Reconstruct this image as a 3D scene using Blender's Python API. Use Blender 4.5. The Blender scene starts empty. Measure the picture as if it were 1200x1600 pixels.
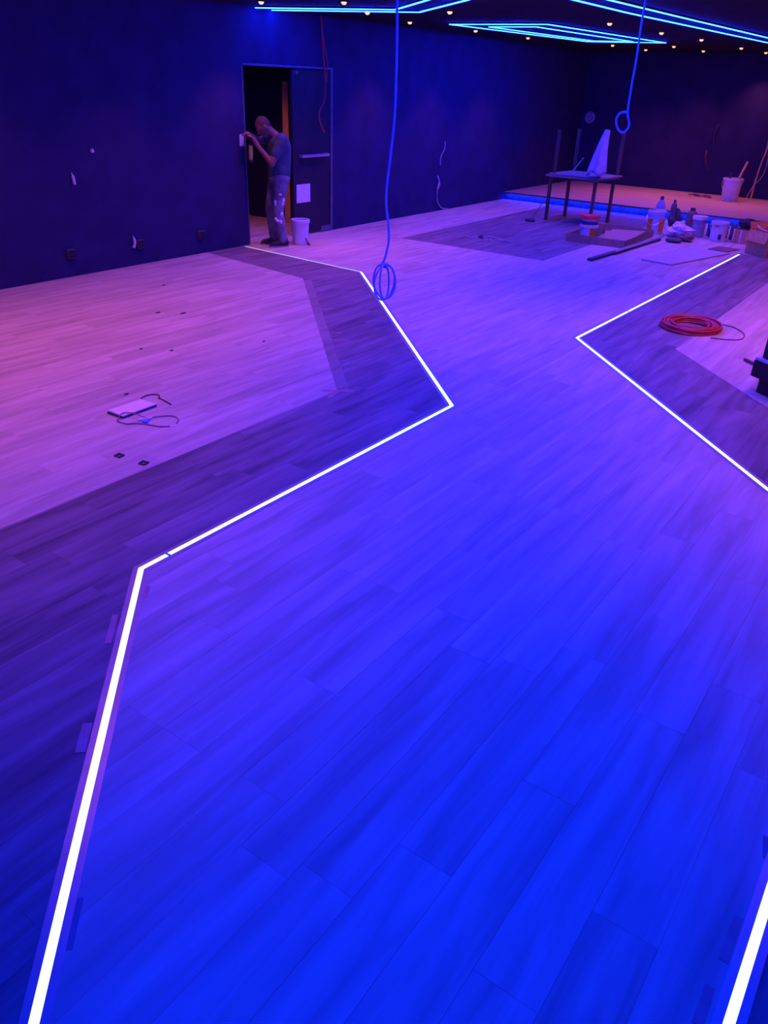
import bpy, bmesh, math, random
from mathutils import Vector, Matrix, noise as mnoise
random.seed(7)
S = bpy.context.scene
C = S.collection

# ------------------------------------------------------------------ camera
CAM = Vector((8.069, 0.0, 2.0555))
AX_R = Vector((0.8123, 0.5818, 0.0349)); AX_F = Vector((-0.4966, 0.7220, -0.4817))
AX_R = (AX_R - AX_F * AX_R.dot(AX_F) / AX_F.dot(AX_F)).normalized(); AX_F.normalize()
AX_U = AX_R.cross(AX_F)
FPX = 1222.8
cd = bpy.data.cameras.new('camera'); cam = bpy.data.objects.new('camera', cd); C.objects.link(cam)
cd.sensor_fit = 'VERTICAL'; cd.sensor_height = 36.0; cd.lens = FPX / 1600 * 36.0
cd.clip_start = 0.05; cd.clip_end = 100
M = Matrix.Identity(4)
for i in range(3):
    M[i][0] = AX_R[i]; M[i][1] = AX_U[i]; M[i][2] = -AX_F[i]; M[i][3] = CAM[i]
cam.matrix_world = M
S.camera = cam

# ------------------------------------------------------------------ world, exposure
w = bpy.data.worlds.new('world'); S.world = w; w.use_nodes = True
w.node_tree.nodes['Background'].inputs[0].default_value = (0.01, 0.01, 0.03, 1)
w.node_tree.nodes['Background'].inputs[1].default_value = 0.3
S.view_settings.view_transform = 'Standard'; S.view_settings.look = 'None'
S.view_settings.gamma = 1.0; S.view_settings.use_curve_mapping = False
S.view_settings.exposure = 0.0
BLUE = (0.0020, 0.018, 1.0); BLUE_L = 180.0          # ceiling light lines
WARM = (1.0, 0.175, 0.36)                              # downlights
SPOT_W = 70.0

# ------------------------------------------------------------------ materials
MATS = {}
def mat(name, col, rough=0.6, metal=0.0, var=0.15, scale=12.0, bump=0.05, spec=0.4, col2=None, stretch=None):
    if name in MATS: return MATS[name]
    m = bpy.data.materials.new(name); m.use_nodes = True; nt = m.node_tree; b = nt.nodes['Principled BSDF']
    tc = nt.nodes.new('ShaderNodeTexCoord'); mp = nt.nodes.new('ShaderNodeMapping')
    nt.links.new(tc.outputs['Object'], mp.inputs[0])
    if stretch: mp.inputs['Scale'].default_value = stretch
    n = nt.nodes.new('ShaderNodeTexNoise'); n.inputs['Scale'].default_value = scale; n.inputs['Detail'].default_value = 4
    nt.links.new(mp.outputs[0], n.inputs['Vector'])
    r = nt.nodes.new('ShaderNodeValToRGB')
    c2 = col2 if col2 else tuple(c * (1 - var) for c in col)
    c1 = col if col2 else tuple(min(1, c * (1 + var)) for c in col)
    r.color_ramp.elements[0].position = 0.35; r.color_ramp.elements[1].position = 0.65
    r.color_ramp.elements[0].color = (*c2, 1); r.color_ramp.elements[1].color = (*c1, 1)
    nt.links.new(n.outputs['Fac'], r.inputs[0]); nt.links.new(r.outputs[0], b.inputs['Base Color'])
    b.inputs['Roughness'].default_value = rough; b.inputs['Metallic'].default_value = metal
    b.inputs['Specular IOR Level'].default_value = spec
    if bump:
        bp = nt.nodes.new('ShaderNodeBump'); bp.inputs['Strength'].default_value = bump; bp.inputs['Distance'].default_value = 0.01
        nt.links.new(n.outputs['Fac'], bp.inputs['Height']); nt.links.new(bp.outputs[0], b.inputs['Normal'])
    MATS[name] = m; return m
def emit(name, col, strength):
    m = bpy.data.materials.new(name); m.use_nodes = True; nt = m.node_tree
    nt.nodes.remove(nt.nodes['Principled BSDF'])
    e = nt.nodes.new('ShaderNodeEmission'); e.inputs[0].default_value = (*col, 1); e.inputs[1].default_value = strength
    nt.links.new(e.outputs[0], nt.nodes['Material Output'].inputs[0]); MATS[name] = m; return m
def wood(name, ca, cb, along='y', rough=0.5, k=1.0):
    """vinyl plank wood: grain along one axis, tint per plank"""
    m = bpy.data.materials.new(name); m.use_nodes = True; nt = m.node_tree; b = nt.nodes['Principled BSDF']; L = nt.links.new
    g = nt.nodes.new('ShaderNodeNewGeometry'); oi = nt.nodes.new('ShaderNodeObjectInfo')
    at = nt.nodes.new('ShaderNodeAttribute'); at.attribute_name = 'tint'
    ad = nt.nodes.new('ShaderNodeMath'); ad.operation = 'ADD'; L(oi.outputs['Random'], ad.inputs[0]); L(at.outputs['Fac'], ad.inputs[1])
    fr = nt.nodes.new('ShaderNodeMath'); fr.operation = 'FRACT'; L(ad.outputs[0], fr.inputs[0])
    mul = nt.nodes.new('ShaderNodeMath'); mul.operation = 'MULTIPLY'; mul.inputs[1].default_value = 37.0; L(fr.outputs[0], mul.inputs[0])
    cx = nt.nodes.new('ShaderNodeCombineXYZ'); L(mul.outputs[0], cx.inputs[2])
    va = nt.nodes.new('ShaderNodeVectorMath'); va.operation = 'ADD'; L(g.outputs['Position'], va.inputs[0]); L(cx.outputs[0], va.inputs[1])
    def noise(sc, det, dist=0.0):
        mp = nt.nodes.new('ShaderNodeMapping'); mp.inputs['Scale'].default_value = sc; L(va.outputs[0], mp.inputs[0])
        n = nt.nodes.new('ShaderNodeTexNoise'); n.inputs['Scale'].default_value = 1.0; n.inputs['Detail'].default_value = det
        n.inputs['Distortion'].default_value = dist; L(mp.outputs[0], n.inputs['Vector']); return n
    a, c = (1.0, 12.0) if along == 'y' else (12.0, 1.0)
    n1 = noise((c * 0.9, a * 1.1, 1), 3, 0.6); n2 = noise((c * 7, a * 2.2, 1), 4)
    mx = nt.nodes.new('ShaderNodeMath'); mx.operation = 'MULTIPLY_ADD'; mx.inputs[1].default_value = 0.15; L(n2.outputs['Fac'], mx.inputs[0]); L(n1.outputs['Fac'], mx.inputs[2])
    t2 = nt.nodes.new('ShaderNodeMath'); t2.operation = 'MULTIPLY_ADD'; t2.inputs[1].default_value = 0.09; L(fr.outputs[0], t2.inputs[0]); L(mx.outputs[0], t2.inputs[2])
    r = nt.nodes.new('ShaderNodeValToRGB'); r.color_ramp.elements[0].position = 0.38; r.color_ramp.elements[1].position = 0.84
    r.color_ramp.elements[0].color = (*ca, 1); r.color_ramp.elements[1].color = (*cb, 1); L(t2.outputs[0], r.inputs[0])
    L(r.outputs[0], b.inputs['Base Color']); b.inputs['Roughness'].default_value = rough; b.inputs['Specular IOR Level'].default_value = 0.35
    bp = nt.nodes.new('ShaderNodeBump'); bp.inputs['Strength'].default_value = 0.06; bp.inputs['Distance'].default_value = 0.003
    L(n2.outputs['Fac'], bp.inputs['Height']); L(bp.outputs[0], b.inputs['Normal'])
    MATS[name] = m; return m

wood('light_oak', (0.37, 0.34, 0.27), (0.64, 0.60, 0.49))
wood('dark_oak', (0.105, 0.09, 0.095), (0.30, 0.26, 0.27))
wood('mid_oak', (0.20, 0.185, 0.16), (0.36, 0.33, 0.28))
wood('stage_wood', (0.40, 0.32, 0.25), (0.64, 0.52, 0.42), along='x')
mat('wall_black', (0.031, 0.027, 0.085), 0.85, var=0.12, scale=3, bump=0.08, spec=0.2)
mat('ceiling_black', (0.020, 0.018, 0.032), 0.9, var=0.2, scale=4, bump=0.05, spec=0.1)
mat('subfloor', (0.26, 0.25, 0.23), 0.8)
mat('aluminium', (0.62, 0.60, 0.62), 0.35, 0.6, var=0.06)
mat('black_metal', (0.02, 0.02, 0.022), 0.4, 0.5)
mat('steel_trim', (0.17, 0.16, 0.20), 0.45, 0.3)
mat('door_black', (0.022, 0.020, 0.026), 0.6, scale=6)
mat('paper', (0.80, 0.80, 0.80), 0.8, var=0.04)
mat('white_plastic', (0.72, 0.72, 0.74), 0.4, var=0.05)
mat('grey_plastic', (0.34, 0.34, 0.38), 0.45)
mat('blue_cable', (0.16, 0.34, 0.85), 0.45, var=0.08)
mat('red_cable', (0.50, 0.055, 0.05), 0.45, var=0.12)
mat('thin_cable', (0.50, 0.46, 0.48), 0.5)
mat('dark_cable', (0.08, 0.05, 0.07), 0.5)
mat('orange_label', (0.95, 0.36, 0.03), 0.5, var=0.1)
mat('red_lid', (0.85, 0.07, 0.06), 0.4, var=0.08)
mat('dark_label', (0.06, 0.07, 0.12), 0.5)
mat('cardboard', (0.42, 0.29, 0.18), 0.85, var=0.12, scale=20)
mat('carton_brown', (0.68, 0.34, 0.14), 0.85, var=0.1, scale=20)
mat('brown_wood', (0.16, 0.085, 0.055), 0.55, var=0.25, scale=30, stretch=(1, 1, 0.12))
mat('table_wood', (0.34, 0.26, 0.21), 0.55, var=0.2, scale=18, stretch=(0.1, 1, 1))
mat('pine', (0.88, 0.55, 0.22), 0.6, var=0.12, scale=30, stretch=(1, 1, 0.08))
mat('cloth_grey', (0.42, 0.42, 0.55), 0.9, var=0.12)
mat('skin', (0.24, 0.115, 0.075), 0.55, var=0.08)
mat('hair', (0.085, 0.045, 0.032), 0.8)
mat('shirt', (0.050, 0.085, 0.12), 0.9, var=0.15)
mat('jeans', (0.26, 0.25, 0.30), 0.9, scale=9, col2=(0.13, 0.125, 0.17))
mat('shoe_dark', (0.035, 0.028, 0.03), 0.6)
mat('sole', (0.30, 0.26, 0.24), 0.7)
mat('paint_white', (0.75, 0.75, 0.78), 0.7, var=0.05)
mat('yellow_green', (0.45, 0.50, 0.08), 0.5)
mat('sheet_grey', (0.46, 0.46, 0.52), 0.6, var=0.06, scale=4)
mat('case_black', (0.018, 0.017, 0.022), 0.45, var=0.2)
mat('case_seam', (0.48, 0.46, 0.52), 0.4)
mat('dark_junk', (0.10, 0.085, 0.10), 0.7, var=0.3)
mat('brown_junk', (0.22, 0.14, 0.12), 0.8, var=0.3)
mat('tape_red', (0.50, 0.26, 0.26), 0.6, var=0.1)
mat('tape_dark', (0.24, 0.21, 0.26), 0.6, var=0.1)
mat('strap_violet', (0.26, 0.21, 0.30), 0.6)
mat('foil_bag', (0.80, 0.76, 0.80), 0.35, var=0.1)
emit('led_floor', (0.78, 0.97, 1.0), 1.6)
emit('led_ceiling', BLUE, BLUE_L)
emit('led_stage', (0.002, 0.014, 1.0), 90.0)
emit('spot_lens', (1.0, 0.46, 0.32), 1.8)

# ------------------------------------------------------------------ mesh builder
class MB:
    def __init__(s): s.v = []; s.f = []; s.sm = []; s.tint = []
    def add(s, v, f, smooth=False, tint=0.0):
        o = len(s.v); s.v += [tuple(p) for p in v]
        for q in f: s.f.append([o + i for i in q]); s.sm.append(smooth); s.tint.append(tint)
        return s
    def box(s, c, d, rz=0.0, bev=0.0, m=None):
        x, y, z = (k / 2 for k in d); b = min(bev, x * .9, y * .9, z * .9)
        mt = Matrix.Translation(c) @ (m if m is not None else Matrix.Rotation(rz, 4, 'Z'))
        bm = bmesh.new(); bmesh.ops.create_cube(bm, size=1.0)
        for q in bm.verts: q.co = Vector((q.co.x * d[0], q.co.y * d[1], q.co.z * d[2]))
        if b > 0: bmesh.ops.bevel(bm, geom=bm.edges[:], offset=b, segments=2, affect='EDGES', profile=0.5)
        bm.verts.index_update()
        s.add([mt @ q.co for q in bm.verts], [[q.index for q in f.verts] for f in bm.faces]); bm.free(); return s
    def bar(s, a, b, w, t=None, up=Vector((0, 0, 1))):
        """square bar between two points"""
        a, b = Vector(a), Vector(b); t = t or w; d = (b - a).normalized()
        if abs(d.dot(up)) > .98: up = Vector((0, 1, 0))
        x = d.cross(up).normalized(); y = x.cross(d)
        vs = [p + x * (i * w / 2) + y * (j * t / 2) for p in (a, b) for i, j in ((-1, -1), (1, -1), (1, 1), (-1, 1))]
        return s.add(vs, [(3, 2, 1, 0), (4, 5, 6, 7), (0, 1, 5, 4), (1, 2, 6, 5), (2, 3, 7, 6), (3, 0, 4, 7)])
    def prism(s, poly, z0, z1, tint=0.0):
        a = sum(poly[i][0] * poly[(i + 1) % len(poly)][1] - poly[(i + 1) % len(poly)][0] * poly[i][1] for i in range(len(poly)))
        if a < 0: poly = poly[::-1]
        n = len(poly)
        return s.add([(x, y, z0) for x, y in poly] + [(x, y, z1) for x, y in poly],
                     [list(range(n, 2 * n))] + [[i, (i + 1) % n, n + (i + 1) % n, n + i] for i in range(n)] + [list(range(n - 1, -1, -1))], tint=tint)
    def tube(s, pts, r, n=8, cap=True):
        pts = [Vector(p) for p in pts]; R = r if isinstance(r, (list, tuple)) else [r] * len(pts)
        d0 = (pts[1] - pts[0]).normalized(); x = d0.orthogonal().normalized(); vs = []
        for i, p in enumerate(pts):
            d = (pts[min(i + 1, len(pts) - 1)] - pts[max(i - 1, 0)])
            d = d.normalized() if d.length > 1e-9 else d0
            x = (x - d * x.dot(d)); x = x.normalized() if x.length > 1e-6 else d.orthogonal().normalized(); y = d.cross(x)
            vs += [p + (x * math.cos(2 * math.pi * k / n) + y * math.sin(2 * math.pi * k / n)) * R[i] for k in range(n)]
        fs = [[i * n + k, i * n + (k + 1) % n, (i + 1) * n + (k + 1) % n, (i + 1) * n + k] for i in range(len(pts) - 1) for k in range(n)]
        if cap: fs += [list(range(n - 1, -1, -1)), [(len(pts) - 1) * n + k for k in range(n)]]
        return s.add(vs, fs, True)
    def lathe(s, prof, c=(0, 0, 0), n=28, m=None):
        c = Vector(c); vs = []
        for r, z in prof:
            for k in range(n):
                p = Vector((r * math.cos(2 * math.pi * k / n), r * math.sin(2 * math.pi * k / n), z)); vs.append(c + (m @ p if m is not None else p))
        fs = [[i * n + k, i * n + (k + 1) % n, (i + 1) * n + (k + 1) % n, (i + 1) * n + k] for i in range(len(prof) - 1) for k in range(n)]
        if prof[0][0] > 1e-6: fs.append(list(range(n - 1, -1, -1)))
        if prof[-1][0] > 1e-6: fs.append([(len(prof) - 1) * n + k for k in range(n)])
        return s.add(vs, fs, True)
    def sphere(s, c, r, m=None, n=16, k=10):
        c = Vector(c); r = r if isinstance(r, (tuple, list)) else (r, r, r); vs = []; 
        for i in range(k + 1):
            a = math.pi * i / k
            for j in range(n):
                b = 2 * math.pi * j / n
                p = Vector((r[0] * math.sin(a) * math.cos(b), r[1] * math.sin(a) * math.sin(b), r[2] * math.cos(a))); vs.append(c + (m @ p if m is not None else p))
        fs = [[(i + 1) * n + j, (i + 1) * n + (j + 1) % n, i * n + (j + 1) % n, i * n + j] for i in range(k) for j in range(n)]
        return s.add(vs, fs, True)
    def build(s, name, m, parent=None, loc=None):
        me = bpy.data.meshes.new(name); off = Vector(loc) if loc is not None else Vector((0, 0, 0))
        me.from_pydata([Vector(p) - off for p in s.v], [], s.f)
        me.polygons.foreach_set('use_smooth', s.sm)
        if any(s.tint):
            a = me.attributes.new('tint', 'FLOAT', 'FACE'); a.data.foreach_set('value', s.tint)
        me.materials.append(MATS[m]); me.update()
        if any(s.sm):
            bm = bmesh.new(); bm.from_mesh(me); bmesh.ops.remove_doubles(bm, verts=bm.verts, dist=1e-5)
            for e in bm.edges:
                if len(e.link_faces) == 2 and e.calc_face_angle(0) > 0.7: e.smooth = False
            bm.to_mesh(me); bm.free()
        o = bpy.data.objects.new(name, me); C.objects.link(o); o.location = off
        if parent: o.parent = parent
        return o
def smooth_path(p, k=6):
    """Catmull-Rom through points"""
    p = [Vector(q) for q in p]; out = []
    for i in range(len(p) - 1):
        a, b, c, d = p[max(i - 1, 0)], p[i], p[i + 1], p[min(i + 2, len(p) - 1)]
        for j in range(k):
            t = j / k
            out.append(0.5 * (2 * b + (c - a) * t + (2 * a - 5 * b + 4 * c - d) * t * t + (3 * b - a - 3 * c + d) * t ** 3))
    return out + [p[-1]]
def tag(o, label, cat, group=None):
    o['label'] = label; o['category'] = cat
    if group: o['group'] = group
    return o
def thing(name, label, cat, loc=(0, 0, 0), rz=0.0, group=None):
    o = bpy.data.objects.new(name, None); C.objects.link(o); o.empty_display_size = 0.1
    o.location = loc; o.rotation_euler = (0, 0, rz); return tag(o, label, cat, group)
def struct(o): o['kind'] = 'structure'; return o
def link_copy(o, parent=None):
    c = o.copy(); C.objects.link(c); c.parent = parent
    for ch in o.children: link_copy(ch, c)
    return c

# ------------------------------------------------------------------ room shell
XR, YF, YB, H = 13.2, -5.5, 19.117, 2.82
D1, D2, DH = 8.17, 9.99, 2.2
YS, HS = 15.634, 0.146
floor = struct(MB().box(((XR - 3) / 2 , (YF + YB) / 2, -0.054), (XR + 3, YB - YF, 0.1)).build('floor', 'subfloor'))
def wall(name, boxes):
    mb = MB()
    for c, d in boxes: mb.box(c, d)
    return struct(mb.build(name, 'wall_black'))
wall('wall_left', [((-0.1, (YF + D1) / 2, H / 2), (0.2, D1 - YF, H)), ((-0.1, (D2 + YB) / 2, H / 2), (0.2, YB - D2, H)),
                   ((-0.1, (D1 + D2) / 2, (DH + H) / 2), (0.2, D2 - D1, H - DH))])
wall('wall_back', [((XR / 2, YB + 0.1, H / 2), (XR + 0.4, 0.2, H))])
wall('wall_right', [((XR + 0.1, (YF + YB) / 2, H / 2), (0.2, YB - YF, H))])
wall('wall_front', [((XR / 2, YF - 0.1, H / 2), (XR + 0.4, 0.2, H))])
wall('wall_corridor', [((-1.5, 10.19, H / 2), (2.6, 0.18, H)), ((-1.5, 7.9, H / 2), (2.6, 0.18, H)), ((-2.7, 9.05, H / 2), (0.2, 2.2, H))])
struct(MB().box(((XR - 3) / 2, (YF + YB) / 2, H + 0.06), (XR + 3, YB - YF + 0.4, 0.12)).build('ceiling', 'ceiling_black'))

# ------------------------------------------------------------------ floor planks
PW, PL, GAP = 0.19, 1.22, 0.0006
Y0 = -0.6
REG = [
 ('light_oak', [(0, Y0), (0, 7.37), (1.9, 7.1), (4.57, 4.4), (4.54, 1.56), (6.70, Y0)]),
 ('dark_oak', [(0, 7.37), (0, 8.03), (2.18, 7.86), (5.4, 4.7), (5.385, 1.9), (7.775, Y0), (6.70, Y0), (4.54, 1.56), (4.57, 4.4), (1.9, 7.1)]),
 ('light_oak', [(0, 8.03), (2.18, 7.86), (5.4, 4.7), (5.385, 1.9), (7.775, Y0), (8.19, Y0), (8.19, 4.12), (5.4, 7.0), (5.4, 12.9), (11, 12.9),
                (11, YS), (3.5, YS), (3.5, 10.2), (1.17, 10.2), (1.12, YS), (0, YS)]),
 ('dark_oak', [(1.17, 10.2), (3.5, 10.2), (3.5, YS), (1.12, YS)]),
 ('dark_oak', [(8.19, Y0), (9.0, Y0), (9.0, 4.45), (6.22, 7.3), (6.22, 12.9), (5.4, 12.9), (5.4, 7.0), (8.19, 4.12)]),
 ('light_oak', [(9.0, Y0), (11, Y0), (11, 12.9), (6.22, 12.9), (6.22, 7.3), (9.0, 4.45)]),
 ('light_oak', [(-2.6, 7.99), (0, 7.99), (0, 10.1), (-2.6, 10.1)]),
]
def clip(poly, rect):
    x0, y0, x1, y1 = rect
    for ax, val, sgn in ((0, x0, 1), (0, x1, -1), (1, y0, 1), (1, y1, -1)):
        out = []
        for i in range(len(poly)):
            a, b = poly[i - 1], poly[i]; da, db = (a[ax] - val) * sgn, (b[ax] - val) * sgn
            if (da >= 0) != (db >= 0):
                t = da / (da - db); out.append((a[0] + (b[0] - a[0]) * t, a[1] + (b[1] - a[1]) * t))
            if db >= 0: out.append(b)
        poly = out
        if len(poly) < 3: return []
    res = []
    for q in poly:
        if not res or (abs(q[0] - res[-1][0]) + abs(q[1] - res[-1][1])) > 1e-4: res.append(q)
    if len(res) > 1 and (abs(res[0][0] - res[-1][0]) + abs(res[0][1] - res[-1][1])) < 1e-4: res.pop()
    return res
def area(p): return abs(sum(p[i - 1][0] * p[i][1] - p[i][0] * p[i - 1][1] for i in range(len(p)))) / 2
def seen(p):
    """how large a floor polygon shows in a 1200x1600 view"""
    q = []
    for x, y in p:
        d = Vector((x, y, 0)) - CAM; z = d.dot(AX_F)
        if z < 0.15: return 0
        q.append((600 + FPX * d.dot(AX_R) / z, 800 - FPX * d.dot(AX_U) / z))
    q = clip(q, (0, 0, 1200, 1600)); return area(q) if len(q) > 2 else 0
pieces = []
for i in range(-14, 58):
    x0 = i * PW; rr = random.Random(i * 31 + 5); off = rr.random() * PL
    y = Y0 - off
    while y < YS + 0.2:
        rect = (x0 + GAP / 2, y + GAP / 2, x0 + PW - GAP / 2, y + PL - GAP / 2)
        for mname, poly in REG:
            c = clip(poly, rect)
            if len(c) > 2 and area(c) > 2e-4: pieces.append((seen(c), mname, c, abs(area(c) - (PW - GAP) * (PL - GAP)) < 1e-5))
        y += PL
pieces.sort(key=lambda t: -t[0])
shared = {}
stuff = {}
for n, (sv, mname, c, full) in enumerate(pieces):
    if n < 300:
        cx = sum(p[0] for p in c) / len(c); cy = sum(p[1] for p in c) / len(c)
        lift = random.uniform(0, 0.0003)
        if full:
            if mname not in shared:
                a, b, k = (PW - GAP) / 2, (PL - GAP) / 2, 0.0005
                me = bpy.data.meshes.new('plank')
                vs = [(-a, -b, -.004), (a, -b, -.004), (a, b, -.004), (-a, b, -.004), (-a, -b, -k), (a, -b, -k), (a, b, -k), (-a, b, -k),
                      (-a + k, -b + k, 0), (a - k, -b + k, 0), (a - k, b - k, 0), (-a + k, b - k, 0)]
                fs = [(8, 9, 10, 11)] + [(j + i, j + (i + 1) % 4, j + 4 + (i + 1) % 4, j + 4 + i) for j in (0, 4) for i in range(4)]
                me.from_pydata(vs, [], fs); me.materials.append(MATS[mname]); shared[mname] = me
            o = bpy.data.objects.new('plank', shared[mname]); C.objects.link(o)
            xs = [p[0] for p in c]; ys = [p[1] for p in c]
            o.location = ((min(xs) + max(xs)) / 2, (min(ys) + max(ys)) / 2, lift)
        else:
            o = MB().prism(c, -0.004, 0.0).build('plank', mname, None, (cx, cy, 0)); o.location.z = lift
        o.parent = floor
    else:
        stuff.setdefault(mname, MB()).prism(c, -0.004, random.uniform(0, 0.0004), tint=random.uniform(0.01, 0.99))
for mname, mb in stuff.items():
    o = mb.build('far_planks', mname, floor); o['kind'] = 'stuff'
# cut border boards along the slanted seam of the light floor
for k in range(3):
    a = Vector((1.98, 7.02)).lerp(Vector((4.57, 4.40)), k / 3); b = Vector((1.98, 7.02)).lerp(Vector((4.57, 4.40)), (k + 1) / 3)
    d = (b - a).normalized(); nn = Vector((-d.y, d.x))
    if nn.x + nn.y < 0: nn = -nn
    b = b - d * 0.003
    MB().prism([tuple(a), tuple(b), tuple(b + nn * 0.09), tuple(a + nn * 0.09)], -0.003, 0.0016).build('border_plank', 'mid_oak', floor)

# ------------------------------------------------------------------ stage
st = thing('stage', 'low tan wooden stage with a blue glowing front edge along the back wall', 'stage', (5.2, YS, 0))
def part(mb, name, m, par):
    o = mb.build(name, m); o.parent = par; o.matrix_parent_inverse = Matrix.Translation(par.location).inverted() if not par.rotation_euler.z else par.matrix_basis.inverted(); return o
SX1 = 11.0
part(MB().box((SX1 / 2, (YS + 0.075 + YB) / 2, (HS - 0.026) / 2), (SX1 - 0.01, YB - YS - 0.085, HS - 0.026)), 'platform', 'dark_junk', st)
part(MB().box((SX1 / 2, (YS + YB) / 2, HS - 0.012), (SX1 - 0.01, YB - YS - 0.01, 0.024)), 'deck', 'stage_wood', st)
part(MB().box((SX1 / 2, YS - 0.002, HS - 0.014), (SX1 - 0.01, 0.012, 0.030)), 'nosing', 'brown_wood', st)
part(MB().box((SX1 / 2, YS + 0.04, HS - 0.026), (SX1 - 0.06, 0.03, 0.003)), 'light_strip', 'led_stage', st)

# ------------------------------------------------------------------ light lines
def offset_path(pts, d):
    P = [Vector(p) for p in pts]; out = []
    for i, p in enumerate(P):
        ns = []
        for a, b in ((i - 1, i), (i, i + 1)):
            if a >= 0 and b < len(P):
                t = (P[b] - P[a]).normalized(); ns.append(Vector((-t.y, t.x)))
        n = sum(ns, Vector((0, 0))).normalized(); out.append(p + n * (d / n.dot(ns[0])))
    return out
def line_seg(path, i, w0, w1, z0, z1):
    A, B = offset_path(path, w0), offset_path(path, w1)
    return MB().prism([tuple(A[i]), tuple(A[i + 1]), tuple(B[i + 1]), tuple(B[i])], z0, z1)
def floor_led(path, label, w=0.027, fl=0.024, cuts=(), w0=None):
    t = thing('led_floor_strip', label, 'light strip', (path[0][0], path[0][1], 0), 0, 'glowing lines set in the floor')
    W_ = w
    for i in range(len(path) - 1):
        w = w0 if (w0 and i == 0) else W_
        a = part(line_seg(path, i, -w / 2 - fl, -w / 2, -0.003, 0.003), 'channel_flange', 'aluminium', t)
        b = part(line_seg(path, i, w / 2, w / 2 + fl, -0.003, 0.003), 'channel_flange', 'aluminium', t)
        part(line_seg(path, i, -w / 2, w / 2, -0.003, 0.0032), 'diffuser', 'led_floor', t)
    for (x, y, r) in cuts:
        part(MB().box((x, y, 0.003), (0.036, 0.012, 0.006), rz=r), 'joint_clip', 'blue_cable', t)
    return t
floor_led([(0.05, 8.03), (2.18, 7.86), (5.40, 4.70), (5.385, 1.90), (7.6, -0.42)],
          'glowing white zigzag floor line running from the doorway jamb to the left foreground',
          cuts=[(5.385, 2.06, 0), (2.60, 7.45, 0.8)], w0=0.011)
floor_led([(5.43, 12.82), (5.38, 7.0), (8.19, 4.12), (8.19, -0.5)],
          'glowing white zigzag floor line running from the cardboard box past the red coil', cuts=[(5.40, 8.32, 0)])
def ceil_led(paths, label, closed=False):
    t = thing('led_ceiling_line', label, 'light strip', (paths[0][0][0], paths[0][0][1], H), 0, 'blue light lines on the ceiling')
    for path in paths:
        for i in range(len(path) - 1):
            part(line_seg(path, i, -0.015, 0.015, H - 0.018, H - 0.0005), 'profile', 'black_metal', t)
            part(line_seg(path, i, -0.010, 0.010, H - 0.026, H - 0.0185), 'diffuser', 'led_ceiling', t)
    return t
ceil_led([[(0.06, 8.40), (1.81, 8.92), (2.87, 7.98), (5.05, 5.85), (5.05, 2.6), (7.6, 0.05)]],
         'outer blue ceiling line starting above the doorway and bending towards the viewer')
ceil_led([[(0.03, 8.73), (1.91, 9.28), (3.29, 8.06), (5.35, 5.98), (5.35, 2.72), (7.8, 0.27)]],
         'inner blue ceiling line running just behind the one above the doorway')
ceil_led([[(4.62, 15.4), (4.37, 10.19), (4.35, 9.64), (4.35, 8.1), (7.3, 5.1), (7.3, -0.6)]],
         'lower of the two blue ceiling lines crossing the top right of the picture')
ceil_led([[(4.92, 15.0), (4.73, 10.22), (4.67, 8.25), (7.6, 5.25), (7.6, -0.6)]],
         'upper of the two blue ceiling lines crossing the top right of the picture')
ceil_led([[(1.19, 11.16), (2.67, 11.24), (2.90, 15.41), (1.58, 15.20), (1.19, 11.16)]],
         'outer blue four-sided light frame on the ceiling above the dark floor patch')
ceil_led([[(1.55, 11.66), (2.29, 11.69), (2.43, 15.10), (1.77, 15.00), (1.55, 11.66)]],
         'small inner blue four-sided light frame nested inside the larger one on the ceiling')

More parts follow.
